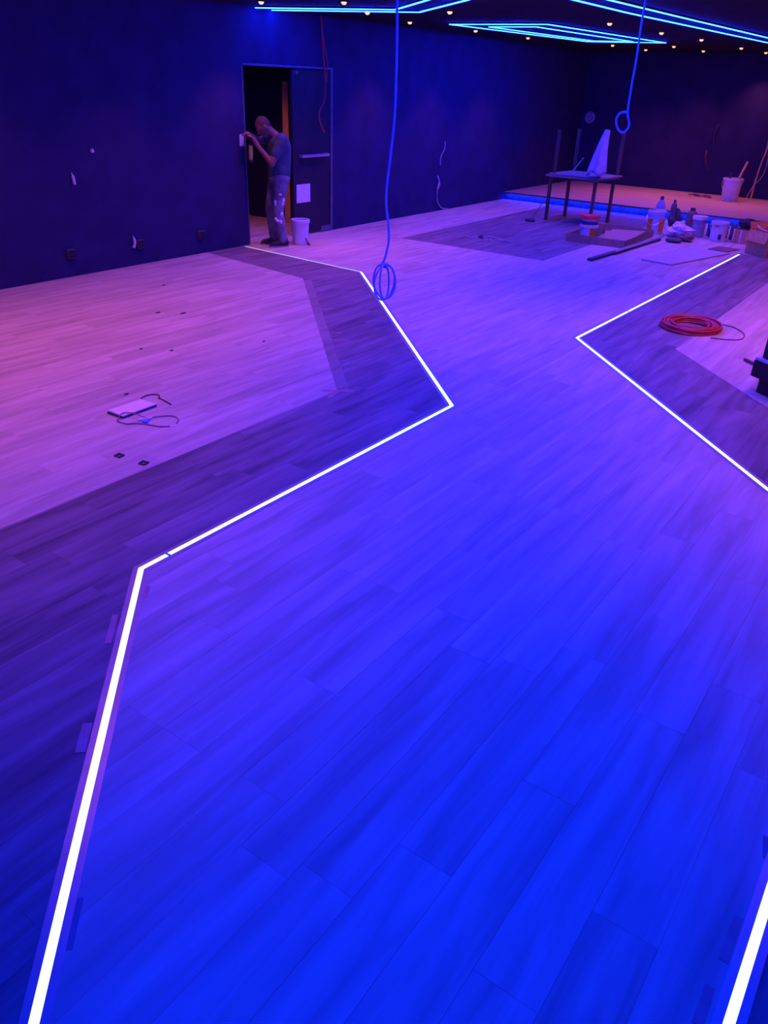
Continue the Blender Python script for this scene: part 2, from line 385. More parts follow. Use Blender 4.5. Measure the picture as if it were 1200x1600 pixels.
# ------------------------------------------------------------------ downlights
def make_spot():
    t = thing('downlight', 'x', 'downlight')
    prof = [(0.030, -0.001), (0.047, -0.001), (0.050, -0.004), (0.048, -0.008), (0.034, -0.009), (0.030, -0.004)]
    MB().lathe(prof + [prof[0]], n=20).build('trim_ring', 'black_metal', t)
    MB().lathe([(0.031, -0.006), (0.030, -0.018), (0.024, -0.028), (0.013, -0.034), (0.0, -0.036)], n=16).build('lens', 'spot_lens', t)
    l = bpy.data.lights.new('downlight_lamp', 'SPOT'); l.energy = SPOT_W; l.color = WARM; l.spot_size = math.radians(96); l.spot_blend = 1.0
    l.shadow_soft_size = 0.03
    lo = bpy.data.objects.new('lamp', l); C.objects.link(lo); lo.location = (0, 0, -0.045); lo.parent = t
    return t
SPOTS = [
 ('warm downlight above the left door jamb, leftmost of the ceiling lights', [(0.65, 7.88)]),
 ('warm downlight above the blue line, second from the left picture edge', [(1.68, 8.11)]),
 ('warm downlight touching the inner blue ceiling line above the doorway', [(1.08, 9.35)]),
 ('warm downlight just right of the bend of the blue ceiling lines', [(2.26, 9.41)]),
 ('warm downlight beside the blue cable, nearest of the row along the left wall', [(0.69, 10.89)]),
 ('tiny warm downlight under the left end of the blue four-sided frame', [(0.79, 12.6)]),
 ('tiny warm downlight under the middle of the blue four-sided frame', [(0.83, 14.36)]),
 ('bright warm downlight above the blue four-sided frame', [(3.52, 11.28)]),
 ('bright warm downlight right of the far end of the blue four-sided frame', [(3.61, 13.05)]),
 ('bright warm downlight under the two crossing blue lines at top right', [(3.73, 14.62)]),
 ('tiny warm downlight over the stage, leftmost of the tiny far lights', [(1.53, 16.52)]),
 ('tiny warm downlight over the stage, second of the tiny far lights from left', [(1.61, 18.13)]),
 ('tiny warm downlight over the stage, third of the tiny far lights from left', [(2.62, 16.75)]),
 ('tiny warm downlight over the stage, fourth of the tiny far lights from left', [(2.70, 18.36)]),
 ('tiny warm downlight over the stage, fifth of the tiny far lights from left', [(3.74, 17.07)]),
 ('tiny warm downlight over the stage, last of the tiny far lights at right', [(3.81, 18.68)]),
 ('warm downlight in the ceiling over the unseen right part of the stage', [(4.85, 17.2), (6.0, 17.4)]),
 ('warm downlight in the ceiling over the pink floor on the left', [(0.95, 6.2), (0.95, 4.5), (0.95, 2.8), (0.95, 1.1), (2.1, 5.4), (2.1, 3.7), (2.1, 2.0), (3.4, 3.1), (3.4, 4.8), (3.5, 1.0)]),
 ('unseen warm downlight added in the ceiling over the pale aisle between the floor lines', [(4.9, 7.3), (3.4, 6.6), (6.9, 5.4), (4.7, 2.3)]),  # lamps added out of view to redden the aisle floor
 ('unseen warm downlight in the ceiling over the floor beside the red coil', [(6.4, 11.6), (6.4, 10.0), (6.6, 8.4), (8.0, 10.0), (8.0, 8.2), (8.2, 6.3), (8.9, 4.4), (7.2, 7.5), (7.1, 9.3), (5.8, 12.5), (6.2, 14.3)]),  # end of list: extra lamps added out of view to make this floor pinker
]
proto = make_spot(); first = True
for lab, ps in SPOTS:
    for x, y in ps:
        s = proto if first else link_copy(proto); first = False
        s.location = (x, y, H - 0.001); s['label'] = lab; s['group'] = 'warm ceiling downlights' if len(ps) == 1 else lab + ' (group)'
cs = link_copy(proto); cs.location = (-0.60, 9.05, H - 0.001); cl_ = cs.children[2] if cs.children[2].type == 'LIGHT' else [c for c in cs.children if c.type == 'LIGHT'][0]; cl_.data = cl_.data.copy(); cl_.data.energy = 75.0; cs['label'] = 'downlight inside the corridor beyond the doorway'; del cs['group']

# ------------------------------------------------------------------ doorway
door = bpy.data.objects.new('door_1', None); C.objects.link(door); door.location = (0, (D1 + D2) / 2, 0); door['kind'] = 'structure'
part(MB().box((-0.098, D1 + 0.009, DH / 2), (0.205, 0.018, DH)), 'jamb', 'steel_trim', door)
part(MB().box((-0.095, D2 - 0.02, DH / 2), (0.21, 0.04, DH)), 'jamb', 'steel_trim', door)
part(MB().box((-0.098, (D1 + D2) / 2, DH - 0.012), (0.205, D2 - D1, 0.024)), 'head', 'steel_trim', door)
leaf = part(MB().box((-0.03, 9.545, DH / 2 - 0.01), (0.045, 0.845, DH - 0.05), bev=0.004), 'leaf', 'door_black', door)
def sub(mb, name, m, par):
    o = mb.build(name, m); o.parent = par; o.matrix_parent_inverse = Matrix.Translation(door.location).inverted(); return o
bar = MB(); bar.bar((0.05, 9.24, 1.08), (0.05, 9.85, 1.08), 0.03, 0.035)
bar.bar((-0.01, 9.27, 1.08), (0.05, 9.27, 1.08), 0.03, 0.04); bar.bar((-0.01, 9.82, 1.08), (0.05, 9.82, 1.08), 0.03, 0.04)
o = bar.build('push_bar', 'aluminium'); o.parent = leaf
kp = MB().box((-0.002, 9.84, 0.05), (0.012, 0.22, 0.07), bev=0.004).build('kick_bracket', 'steel_trim'); kp.parent = leaf
cl = MB().box((0.02, 9.17, 2.12), (0.06, 0.05, 0.04), bev=0.006).build('door_closer', 'steel_trim'); cl.parent = leaf
for q in (o, kp, cl): q.matrix_parent_inverse = Matrix.Identity(4)
nt_ = tag(MB().box((-0.004, 9.33, 0.58), (0.006, 0.30, 0.25), bev=0.001).build('paper_notice', 'paper', None, (-0.004, 9.33, 0.58)),
    'white square sheet of paper stuck on the dark door leaf', 'paper')
tag(MB().box((0, 0, 1.0), (0.09, 0.05, 2.0), bev=0.004).build('wood_plank', 'pine'), 'tall pine plank standing in the corridor behind the person', 'plank')
bpy.data.objects['wood_plank'].location = (-0.93, 10.01, 0.0); bpy.data.objects['wood_plank'].rotation_euler = (0, 0, 0.75)

# ------------------------------------------------------------------ left wall fittings
def wall_box(y, z, label):
    t = thing('socket_box', label, 'socket', (0.0, y, z), 0, 'wall sockets low on the left wall')
    MB().box((0.022, 0, 0), (0.042, 0.10, 0.10), bev=0.004).build('back_box', 'dark_junk', t)
    MB().box((0.046, 0, 0), (0.006, 0.085, 0.085), bev=0.002).build('face_plate', 'case_black', t)
    for s in (-1, 1): MB().lathe([(0, 0), (0.006, 0.0), (0.006, 0.003), (0, 0.003)], (0.049, s * 0.018, 0), 8, Matrix.Rotation(math.pi / 2, 3, 'Y')).build('contact_hole', 'dark_label', t)
wall_box(5.35, 0.25, 'dark socket box low on the left wall nearest the left picture edge')
wall_box(6.30, 0.24, 'dark socket box on the left wall beside a white wire end')
wall_box(7.28, 0.235, 'dark socket box on the left wall closest to the doorway')
def wire(name, pts, r, m, label, cat, k=5, n=8, group=None):
    p = smooth_path(pts, k); b = p[-1]
    o = MB().tube(p, r, n).build(name, m, None, b); return tag(o, label, cat, group)
wire('wire_end', [(0.012, 5.505, 1.075), (0.02, 5.51, 1.045), (0.022, 5.515, 1.0), (0.02, 5.52, 0.955)], [0.006] * 5 + [0.017] * 10 + [0.012], 'white_plastic', 'white wire end hanging out of the left wall at waist height', 'wire')
wire('wire_end', [(0.012, 6.215, 0.34), (0.02, 6.22, 0.31), (0.025, 6.22, 0.26), (0.02, 6.20, 0.21)], [0.007] * 5 + [0.016] * 10 + [0.022], 'white_plastic', 'white wire end beside the middle socket box low on the left wall', 'wire')
t = thing('wall_lamp_cap', 'small pinkish round cap sticking out of the left wall', 'cap', (0, 5.80, 1.28))
RY = Matrix.Rotation(math.pi / 2, 3, 'Y')
MB().lathe([(0.0, 0.0), (0.026, 0.0), (0.026, 0.008), (0.0, 0.008)], (0, 0, 0), 18, RY).build('base', 'dark_junk', t)
MB().lathe([(0.020, 0.008), (0.021, 0.022), (0.016, 0.032), (0.0, 0.035)], (0, 0, 0), 18, RY).build('cap', 'white_plastic', t)
sw = thing('switch_plate', 'white switch plate on the wall edge at the person\'s hands', 'switch', (0.0, 8.10, 1.32))
MB().box((0.012, 0, 0), (0.022, 0.075, 0.14), bev=0.006).build('plate', 'white_plastic', sw)
MB().box((0.026, 0, 0.0), (0.01, 0.03, 0.06), bev=0.003).build('rocker', 'paper', sw)
wire('red_cable', [(0.02, 9.70, 2.81), (0.05, 9.698, 2.657), (0.05, 9.724, 2.394), (0.05, 9.766, 2.085), (0.05, 9.751, 1.806), (0.05, 9.636, 1.644), (0.05, 9.649, 1.521), (0.05, 9.749, 1.379)], 0.011, 'red_cable', 'long red cable hanging down over the right side of the doorway', 'cable')
wire('red_cable', [(0.02, 9.72, 2.81), (0.05, 9.75, 2.471), (0.06, 9.81, 2.243), (0.05, 9.79, 2.02)], 0.008, 'red_cable', 'short red cable hanging beside the longer one above the doorway', 'cable')
wire('wall_cable', [(0.0, 13.19, 1.16), (0.02, 13.16, 1.046), (0.02, 13.05, 0.915), (0.02, 13.045, 0.78)], 0.008, 'thin_cable', 'thin grey cable end hanging from the upper left wall before the stage', 'cable')
wire('wall_cable', [(0.0, 13.0, 0.60), (0.05, 13.0, 0.50), (0.03, 12.977, 0.335), (0.03, 13.022, 0.158), (0.04, 13.17, 0.045), (0.06, 13.38, 0.012)], [0.012] * 6 + [0.022] * 3 + [0.009] * 17, 'thin_cable', 'thin grey cable curling from the left wall down to the floor', 'cable')
# back wall
t = thing('wall_speaker', 'faint dark round fitting high in the far corner of the back wall', 'speaker', (0.22, YB, 1.5))
RX = Matrix.Rotation(math.pi / 2, 3, 'X')
MB().lathe([(0.0, 0.0), (0.12, 0.0), (0.125, 0.02), (0.10, 0.045), (0.09, 0.04)], (0, 0, 0), 24, RX).build('housing', 'grey_plastic', t)
MB().lathe([(0.0, 0.036), (0.088, 0.040), (0.09, 0.03)], (0, 0, 0), 24, RX).build('grille', 'dark_junk', t)
wire('wall_cable', [(3.11, YB, 1.5), (3.10, 19.08, 1.466), (3.064, 19.09, 1.342), (3.083, 19.09, 1.146)], 0.014, 'dark_cable', 'upper dark cable end on the back wall above the pail', 'cable')
wire('wall_cable', [(2.97, YB, 1.0), (2.983, 19.08, 0.939), (3.004, 19.07, 0.789), (3.09, 19.08, 0.617)], [0.016] * 5 + [0.03] * 6 + [0.018] * 5, 'dark_cable', 'lower dark cable end on the back wall above the pail', 'cable')
wire('wall_cable', [(4.13, YB, 1.75), (4.143, 18.98, 1.618), (4.207, 18.95, 1.176), (4.166, 18.95, 0.848), (4.133, 18.95, 0.476), (4.13, 18.93, HS + 0.016)], 0.016, 'pine', 'tan cord hanging down the back wall to the stage right of the pail', 'cable')
wire('wall_cable', [(4.24, YB, 1.4), (4.235, 19.0, 1.212), (4.268, 18.98, 0.769), (4.211, 18.98, 0.543), (4.117, 18.98, 0.411), (4.03, 18.95, HS + 0.012)], 0.011, 'thin_cable', 'thin violet cord curling beside the tan cord on the stage', 'cable')

# ------------------------------------------------------------------ hanging cables
def hang(P, sc): return [CAM + (Vector(p) - CAM) * sc for p in P]
t = thing('hanging_cable', 'long blue cable hanging from the ceiling with a coiled end near the floor', 'cable', (3.71, 6.23, H))
c1 = [(3.70, 6.23, 2.82), (3.710, 6.241, 2.51), (3.718, 6.246, 2.19), (3.718, 6.246, 1.803), (3.70, 6.234, 1.499), (3.68, 6.22, 1.234), (3.68, 6.22, 1.072), (3.70, 6.234, 0.906), (3.709, 6.240, 0.765), (3.689, 6.226, 0.62), (3.667, 6.21, 0.55)]
part(MB().tube(smooth_path(c1, 5), 0.011, 8), 'cable', 'blue_cable', t)
dirx = Vector((0.82, 0.57, 0)).normalized()
def ring(c, rx, rz_, ang, r, rot=0.0, n=26, wob=0.0, a0=0, a1=2 * math.pi):
    d = Vector((math.cos(ang), math.sin(ang), 0)); pts = []
    for k in range(n + 1):
        a = a0 + (a1 - a0) * k / n; u, v = rx * math.cos(a), rz_ * math.sin(a)
        u, v = u * math.cos(rot) - v * math.sin(rot), u * math.sin(rot) + v * math.cos(rot)
        pts.append(Vector(c) + d * (u + wob * math.sin(3 * a)) + Vector((0, 0, v)))
    return pts
for (ang, rx, rot, dz) in ((0.6, 0.105, 0.1, 0.385), (1.2, 0.115, -0.12, 0.375), (1.75, 0.10, 0.2, 0.38)):
    part(MB().tube(ring((3.69, 6.22, dz), rx, 0.165, ang, 0.01, rot), 0.0095, 8), 'coil_loop', 'blue_cable', t)
part(MB().tube(smooth_path([(3.66, 6.20, 0.55), (3.70, 6.25, 0.53), (3.72, 6.21, 0.55), (3.67, 6.18, 0.535), (3.65, 6.22, 0.52), (3.70, 6.235, 0.51)], 5), 0.010, 8), 'tie_knot', 'blue_cable', t)
t = thing('hanging_cable', 'blue cable hanging from the ceiling at right ending in a single loop', 'cable', (4.89, 8.66, H))
part(MB().tube(smooth_path([(4.90, 8.66, 2.82), (4.897, 8.664, 2.615), (4.903, 8.669, 2.348), (4.90, 8.667, 2.127), (4.90, 8.667, 1.957), (4.903, 8.669, 1.872)], 5), 0.011, 8), 'cable', 'blue_cable', t)
part(MB().tube(smooth_path([(4.903, 8.669, 1.872), (4.841, 8.626, 1.858), (4.819, 8.61, 1.793), (4.847, 8.63, 1.712), (4.894, 8.663, 1.685), (4.933, 8.689, 1.745), (4.907, 8.672, 1.845), (4.903, 8.665, 1.88)], 5), 0.011, 8), 'loop', 'blue_cable', t)

# ------------------------------------------------------------------ person
def person():
    loc = Vector((0.30, 8.42, 0)); fw = Vector((-0.50, -0.866, 0)); lf = Vector((0.866, -0.50, 0))
    Mx = Matrix.Identity(4)
    for i in range(3): Mx[i][0] = fw[i]; Mx[i][1] = lf[i]
    Mx.translation = loc
    def limb(mb, a, b, ra, rb, n=12):
        a, b = Vector(a), Vector(b); mb.tube([a, a.lerp(b, .5), b], [ra, (ra + rb) / 2, rb], n); mb.sphere(a, ra, n=12, k=8); mb.sphere(b, rb, n=12, k=8)
    def finish(mb, name, m, vox, parent=None, sm=6):
        o = mb.build(name, m)
        r = o.modifiers.new('remesh', 'REMESH'); r.mode = 'VOXEL'; r.voxel_size = vox; r.use_smooth_shade = True
        s = o.modifiers.new('smooth', 'SMOOTH'); s.factor = 0.5; s.iterations = sm
        if parent: o.parent = parent
        return o
    b = MB()
    PEL, CH, NK, HD = (-0.04, 0, 0.90), (-0.055, 0, 1.25), (0.00, 0, 1.41), (0.155, 0, 1.495)
    b.tube([(-0.04, 0, 0.82), (-0.05, 0, 0.95), (-0.055, 0, 1.1), (-0.055, 0, 1.25), (-0.03, 0, 1.36)], [0.12, 0.125, 0.125, 0.145, 0.10], 16); b.sphere((-0.05, 0, 1.28), (0.125, 0.18, 0.13))
    b.sphere((-0.04, 0, 0.88), (0.12, 0.165, 0.12))
    limb(b, (-0.02, 0, 1.37), (0.09, 0, 1.46), 0.062, 0.055)
    # head bent forwards
    hm = Matrix.Rotation(0.75, 3, 'Y')
    b.sphere(HD, (0.098, 0.076, 0.112), hm); b.sphere(Vector(HD) + hm @ Vector((0.035, 0, -0.065)), (0.06, 0.055, 0.06), hm)
    limb(b, Vector(HD) + hm @ Vector((0.095, 0, 0.0)), Vector(HD) + hm @ Vector((0.115, 0, -0.03)), 0.009, 0.015)       # nose
    limb(b, Vector(HD) + hm @ Vector((0.088, -0.02, -0.068)), Vector(HD) + hm @ Vector((0.088, 0.02, -0.068)), 0.010, 0.010)  # mouth
    for s in (-1, 1):
        b.sphere(Vector(HD) + hm @ Vector((-0.005, s * 0.078, -0.01)), (0.022, 0.010, 0.032), hm)                         # ears
        limb(b, Vector(HD) + hm @ Vector((0.088, s * 0.045, 0.022)), Vector(HD) + hm @ Vector((0.097, s * 0.012, 0.022)), 0.009, 0.009)  # brow
    arms = [((-0.04, 0.19, 1.35), (0.12, 0.22, 1.07), (0.265, 0.10, 1.27), (0.30, 0.07, 1.335)),
            ((-0.03, -0.19, 1.36), (0.17, -0.16, 1.31), (0.325, -0.03, 1.385), (0.37, 0.0, 1.40))]
    for sh, el, wr, hd in arms:
        limb(b, sh, el, 0.060, 0.045); limb(b, el, wr, 0.044, 0.030); limb(b, wr, hd, 0.032, 0.036)
        d = (Vector(hd) - Vector(wr)).normalized(); sd = Vector((0, 1, 0)); up = d.cross(sd).normalized()
        for k, (o_, l_) in enumerate(((-0.027, .058), (-0.009, .068), (0.009, .064), (0.027, .050))):
            p0 = Vector(hd) + sd * o_ + d * 0.02; p1 = p0 + d * l_ * .55 - up * 0.008; p2 = p1 + d * l_ * .25 - up * l_ * .5
            limb(b, p0, p1, 0.0105, 0.0095, 8); limb(b, p1, p2, 0.0095, 0.0085, 8)
        p0 = Vector(wr).lerp(Vector(hd), .5) + sd * -0.03; p1 = p0 + d * 0.04 - sd * 0.02; p2 = p1 + d * 0.03 + sd * 0.008 - up * 0.01
        limb(b, p0, p1, 0.014, 0.012, 8); limb(b, p1, p2, 0.012, 0.010, 8)
    legs = [((-0.04, 0.09, 0.86), (0.02, 0.10, 0.48), (-0.045, 0.10, 0.085)), ((-0.04, -0.09, 0.86), (0.05, -0.10, 0.48), (0.02, -0.10, 0.085))]
    for hp, kn, an in legs:
        limb(b, hp, kn, 0.085, 0.058); limb(b, kn, an, 0.055, 0.038)
        limb(b, Vector(an) + Vector((-0.02, 0, -0.04)), Vector(an) + Vector((0.13, 0, -0.05)), 0.035, 0.03)
    body = finish(b, 'person', 'skin', 0.0075)
    sh = MB()
    sh.tube([(-0.045, 0, 0.865), (-0.05, 0, 0.98), (-0.06, 0, 1.12), (-0.06, 0, 1.26), (-0.04, 0, 1.37)], [0.150, 0.152, 0.155, 0.160, 0.09], 20)
    sh.sphere((-0.058, 0, 1.27), (0.148, 0.205, 0.145)); sh.sphere((-0.05, 0, 0.96), (0.15, 0.185, 0.14))
    for (s_, e_, w_, h_), f in zip(arms, (0.62, 0.55)):
        limb(sh, s_, Vector(s_).lerp(Vector(e_), f), 0.080, 0.068)
    finish(sh, 'shirt', 'shirt', 0.012, body)
    tr = MB(); tr.tube([(-0.045, 0, 0.97), (-0.045, 0, 0.88), (-0.04, 0, 0.80)], [0.142, 0.15, 0.12], 16); tr.sphere((-0.045, 0, 0.87), (0.148, 0.182, 0.10))
    for hp, kn, an in legs:
        limb(tr, hp, kn, 0.108, 0.082); limb(tr, kn, Vector(an) + Vector((0, 0, 0.02)), 0.080, 0.066)
    trs = finish(tr, 'trousers', 'jeans', 0.012, body)
    for hp, kn, an in legs:
        s = MB(); c = Vector(an)
        s.tube([c + Vector((-0.075, 0, -0.04)), c + Vector((-0.03, 0, -0.03)), c + Vector((0.06, 0, -0.04)), c + Vector((0.15, 0, -0.052)), c + Vector((0.19, 0, -0.058))], [0.03, 0.046, 0.044, 0.038, 0.018], 12)
        s.tube([c + Vector((-0.02, 0, -0.03)), c + Vector((-0.02, 0, 0.03))], [0.05, 0.048], 12)
        so = s.build('shoe', 'shoe_dark', body)
        MB().box(c + Vector((0.055, 0, -0.077)), (0.27, 0.088, 0.016), bev=0.007).build('sole', 'sole', so)
    hr = MB(); hr.sphere(Vector(HD) + hm @ Vector((-0.012, 0, 0.014)), (0.096, 0.079, 0.106), hm); finish(hr, 'hair', 'hair', 0.012, body, 2)
    for s in (-1, 1): MB().sphere(Vector(HD) + hm @ Vector((0.086, s * 0.03, 0.004)), 0.011, n=10, k=6).build('eye', 'dark_label', body)
    rnd = random.Random(3)
    for k in range(9):
        x, y, z = 0.02, 0, rnd.uniform(0.2, 0.78); t_ = (0.85 - z) / .8
        hp, kn, an = legs[0]
        c = Vector(hp).lerp(Vector(kn), (0.86 - z) / .38) if z > .48 else Vector(kn).lerp(Vector(an), (0.48 - z) / .395)
        rr = 0.106 - 0.045 * t_
        a = rnd.uniform(0.7, 2.2); c = c + Vector((math.cos(a) * rr * .9, math.sin(a) * rr * .9, 0))
        MB().sphere(c, (rnd.uniform(.014, .03), 0.012, rnd.uniform(.012, .035)), n=10, k=6).build('paint_stain', 'paint_white', trs)
    body.matrix_world = Mx
    tag(body, 'person in dark t-shirt and paint-stained jeans bending over a tool at the doorway', 'person')
    p = Mx @ Vector((0.345, 0.05, 1.17))
    t = thing('hand_tool', 'yellow-green tool held below the person\'s hands', 'tool', p)
    MB().tube([(0, 0, 0.10), (0, 0, 0.02), (-0.005, 0, -0.07)], [0.026, 0.034, 0.026], 12).build('body', 'yellow_green', t)
    MB().tube([(0, 0, 0.16), (0, 0, 0.10)], [0.012, 0.024], 10).build('collar', 'black_metal', t)
    MB().tube([(-0.005, 0, -0.07), (-0.01, 0, -0.10)], [0.03, 0.026], 10).build('foot', 'dark_junk', t)
person()

# ------------------------------------------------------------------ containers
def bucket(name, label, loc, r, h, m='white_plastic', labels=(), lid=None, handle=True, cat='bucket', full=None, taper=0.86):
    t = thing(name, label, cat, loc)
    rb = r * taper
    MB().lathe([(0, 0.0), (rb - .006, 0.0), (rb, 0.006), (r, h), (r + 0.008, h), (r + 0.008, h - 0.03), (r + 0.001, h - 0.032)][:4] + [(r + 0.010, h - 0.04), (r + 0.010, h - 0.004), (r + 0.006, h), (r - 0.006, h), (rb - 0.008, 0.02), (0, 0.02)], n=32).build('body', m, t)
    for (z0, z1, a0, a1, mm) in labels:
        vs, fs = [], []; n = 32
        for k in range(n + 1):
            a = a0 + (a1 - a0) * k / n
            for z in (z0, z1):
                rr = rb + (r - rb) * z / h
                for e in (0.001, 0.005): vs.append((math.cos(a) * (rr + e), math.sin(a) * (rr + e), z))
        for k in range(n):
            i = k * 4; fs += [(i + 1, i + 5, i + 7, i + 3), (i + 3, i + 7, i + 6, i + 2), (i, i + 4, i + 5, i + 1), (i + 2, i + 6, i + 4, i)]
        fs += [(0, 1, 3, 2), (4 * n + 2, 4 * n + 3, 4 * n + 1, 4 * n)]
        MB().add(vs, fs, True).build('label', mm, t)
    if lid: MB().lathe([(0, h + 0.012), (r - 0.02, h + 0.012), (r - 0.015, h + 0.02), (r + 0.012, h + 0.02), (r + 0.016, h + 0.014), (r + 0.016, h - 0.03), (r + 0.011, h - 0.03), (r + 0.011, h + 0.001), (0, h + 0.001)], n=32).build('lid', lid, t)
    if full: MB().lathe([(0, h * .75), (r * .5, h * .78), (r * 0.93, h * .74)], n=20).build('contents', full, t)
    if handle:
        pts = [Vector((math.cos(a) * (r + .012), math.sin(a) * (r + .012) * .35 - (r * .5) * 0, h - 0.03 - abs(math.sin(a)) * h * .5)) for a in [math.pi * k / 14 for k in range(15)]]
        pts = [Vector((p.x, -abs(p.y) - (r + .012) * .9 * math.sin(math.pi * i / 14), p.z)) for i, p in enumerate(pts)]
        MB().tube(pts, 0.0035, 6).build('handle', 'aluminium', t)
    return t
VA = -1.27   # direction towards the viewer from the far corner (angle in plan)
bucket('plastic_bucket', 'pale plastic bucket standing right behind the person at the doorway', (0.44, 8.74, 0.001), 0.125, 0.33)
wire('rag_strip', [(0.60, 8.74, 0.012), (0.60, 8.70, 0.05), (0.575, 8.70, 0.10)], [0.02] * 5 + [0.012] * 6, 'brown_junk', 'small brown scrap leaning on the bucket at the doorway', 'scrap')
bucket('paint_bucket', 'white bucket with orange label standing in the cardboard tray', (3.22, 12.40, 0.012), 0.135, 0.20, labels=[(0.03, 0.16, VA + 0.25, VA + 1.2, 'orange_label')], handle=False, taper=.93)
bucket('paint_tub', 'short tub with red lid and dark band on top of the bucket in the tray', (3.22, 12.40, 0.213), 0.125, 0.115, labels=[(0.008, 0.05, 0, 6.28, 'dark_label')], lid='red_lid', handle=False, taper=.95)
bucket('paint_bucket', 'tall white bucket with orange labels on both sides behind the tray', (3.84, 13.72, 0.001), 0.14, 0.36, labels=[(0.03, 0.24, VA - 1.5, VA - .42, 'orange_label'), (0.03, 0.24, VA + 0.42, VA + 1.5, 'orange_label')], handle=True, taper=.88)
bucket('plastic_tub', 'grey-white upright tub between the white bag and the dark toolbox', (4.47, 13.98, 0.001), 0.105, 0.30, m='grey_plastic', lid='white_plastic', handle=False, taper=.9)
bucket('paint_bucket', 'white bucket with an orange patch and dark round mark near the cardboard boxes', (4.83, 13.85, 0.001), 0.13, 0.29, labels=[(0.03, 0.11, VA - 0.05, VA + .35, 'dark_label'), (0.21, 0.26, VA - .7, VA - .2, 'orange_label')], full='orange_label', taper=.92)
pail = bucket('large_pail', 'large pale pail standing on the stage with a stick in it', (3.86, 18.22, HS + 0.001), 0.19, 0.43, full='dark_junk', taper=.80)
t = thing('mixing_stick', 'pine stick leaning out of the pail on the stage', 'stick', (3.93, 18.16, HS + 0.33))
MB().bar((-0.03, 0.03, -0.14), (0.13, 0.02, 0.42), 0.075, 0.03).build('stick', 'pine', t)
t = thing('brush', 'dark brush handle poking out of the pail on the stage', 'brush', (3.78, 18.25, HS + 0.33))
MB().tube([(0, 0, -0.1), (0, 0, 0.12), (0.0, 0, 0.20)], [0.02, 0.016, 0.022], 10).build('handle', 'dark_junk', t)
for (x, y, a, lab) in ((3.12, 18.38, 0.1, 'long dark scrap lying on the stage left of the pail'), (3.36, 18.32, -0.4, 'short dark scrap lying on the stage nearest the pail')):
    o = tag(MB().tube(smooth_path([(x - .14, y, HS + .022), (x, y + .03, HS + .04), (x + .13, y - .02, HS + .022)], 5), [0.012] * 4 + [0.03] * 5 + [0.012] * 2, 8).build('scrap', 'brown_junk', None, (x, y, HS)), lab, 'scrap')

# ------------------------------------------------------------------ tables
def table(name, label, loc, rz, w, d, h, inverted=False):
    t = thing(name, label, 'table', loc, rz)
    if inverted:
        MB().box((0, 0, 0.014), (w, d, 0.026), bev=0.004).build('table_top', 'table_wood', t)
        z0, z1 = 0.028, h
    else:
        MB().box((0, 0, h - 0.014), (w, d, 0.026), bev=0.004).build('table_top', 'table_wood', t)
        z0, z1 = 0.0, h - 0.028
    for sx in (-1, 1):
        for sy in (-1, 1):
            x, y = sx * (w / 2 - 0.07), sy * (d / 2 - 0.07)
            MB().box((x, y, (z0 + z1) / 2), (0.048, 0.048, z1 - z0), bev=0.004).build('leg', 'brown_wood', t)
    return t
TX, TY, TR = 2.36, 13.96, -0.10
table('table', 'brown wooden table standing upright in front of the stage', (TX, TY, 0), TR, 1.0, 0.80, 0.745)
table('table', 'upside-down table stacked on the standing table with its legs in the air', (TX + .04, TY + .02, 0.748), TR, 0.98, 0.82, 0.70, True)
# cloth hung over a raised leg
def cloth():
    base = Vector((TX + .04, TY + .02, 0)) + Matrix.Rotation(TR, 3, 'Z') @ Vector((0.42, -0.34, 0))
    n, k = 26, 12; vs, fs = [], []
    for i in range(k + 1):
        f = i / k; z = 1.49 - f * 0.66
        for j in range(n):
            a = 2 * math.pi * j / n
            r = 0.052 + 0.115 * f + 0.034 * f * math.sin(5 * a + 1.0) + 0.012 * f * math.sin(9 * a)
            sh = Vector((-0.13, -0.09, 0)) * (f * 0.35 - 0.22 * (1 - f) ** 3)
            zz = z + 0.035 * f * math.sin(3 * a + .6)
            vs.append(base + sh + Vector((math.cos(a) * r * (0.85), math.sin(a) * r * 0.85, zz)))
    vs.append(base + Vector((0, 0, 1.50)))
    for i in range(k):
        for j in range(n): fs.append((i * n + j, (i + 1) * n + j, (i + 1) * n + (j + 1) % n, i * n + (j + 1) % n))
    for j in range(n): fs.append((len(vs) - 1, j, (j + 1) % n))
    o = MB().add(vs, fs, True).build('draped_cloth', 'cloth_grey', None, base + Vector((0, 0, 0.8)))
    s = o.modifiers.new('solid', 'SOLIDIFY'); s.thickness = 0.005
    tag(o, 'pale blue cloth draped over one raised leg of the upside-down table', 'cloth')
cloth()
b = Vector((TX - .22, TY + .02, 0.78))
tag(MB().bar(b, b + Vector((0.14, 0.1, 0.24)), 0.014).build('thin_rod', 'thin_cable', None, b), 'thin rod leaning up inside the upside-down table', 'rod')
t = thing('hand_brush', 'small dark brush lying on the dark floor left of the table', 'brush', (1.80, 13.25, 0))
MB().box((0.0, 0, 0.03), (0.17, 0.08, 0.04), rz=0.3, bev=0.012).build('head', 'dark_junk', t)
MB().tube([(0.02, 0.01, 0.05), (0.05, 0.12, 0.16), (0.09, 0.22, 0.30)], 0.007, 8).build('handle', 'dark_junk', t)

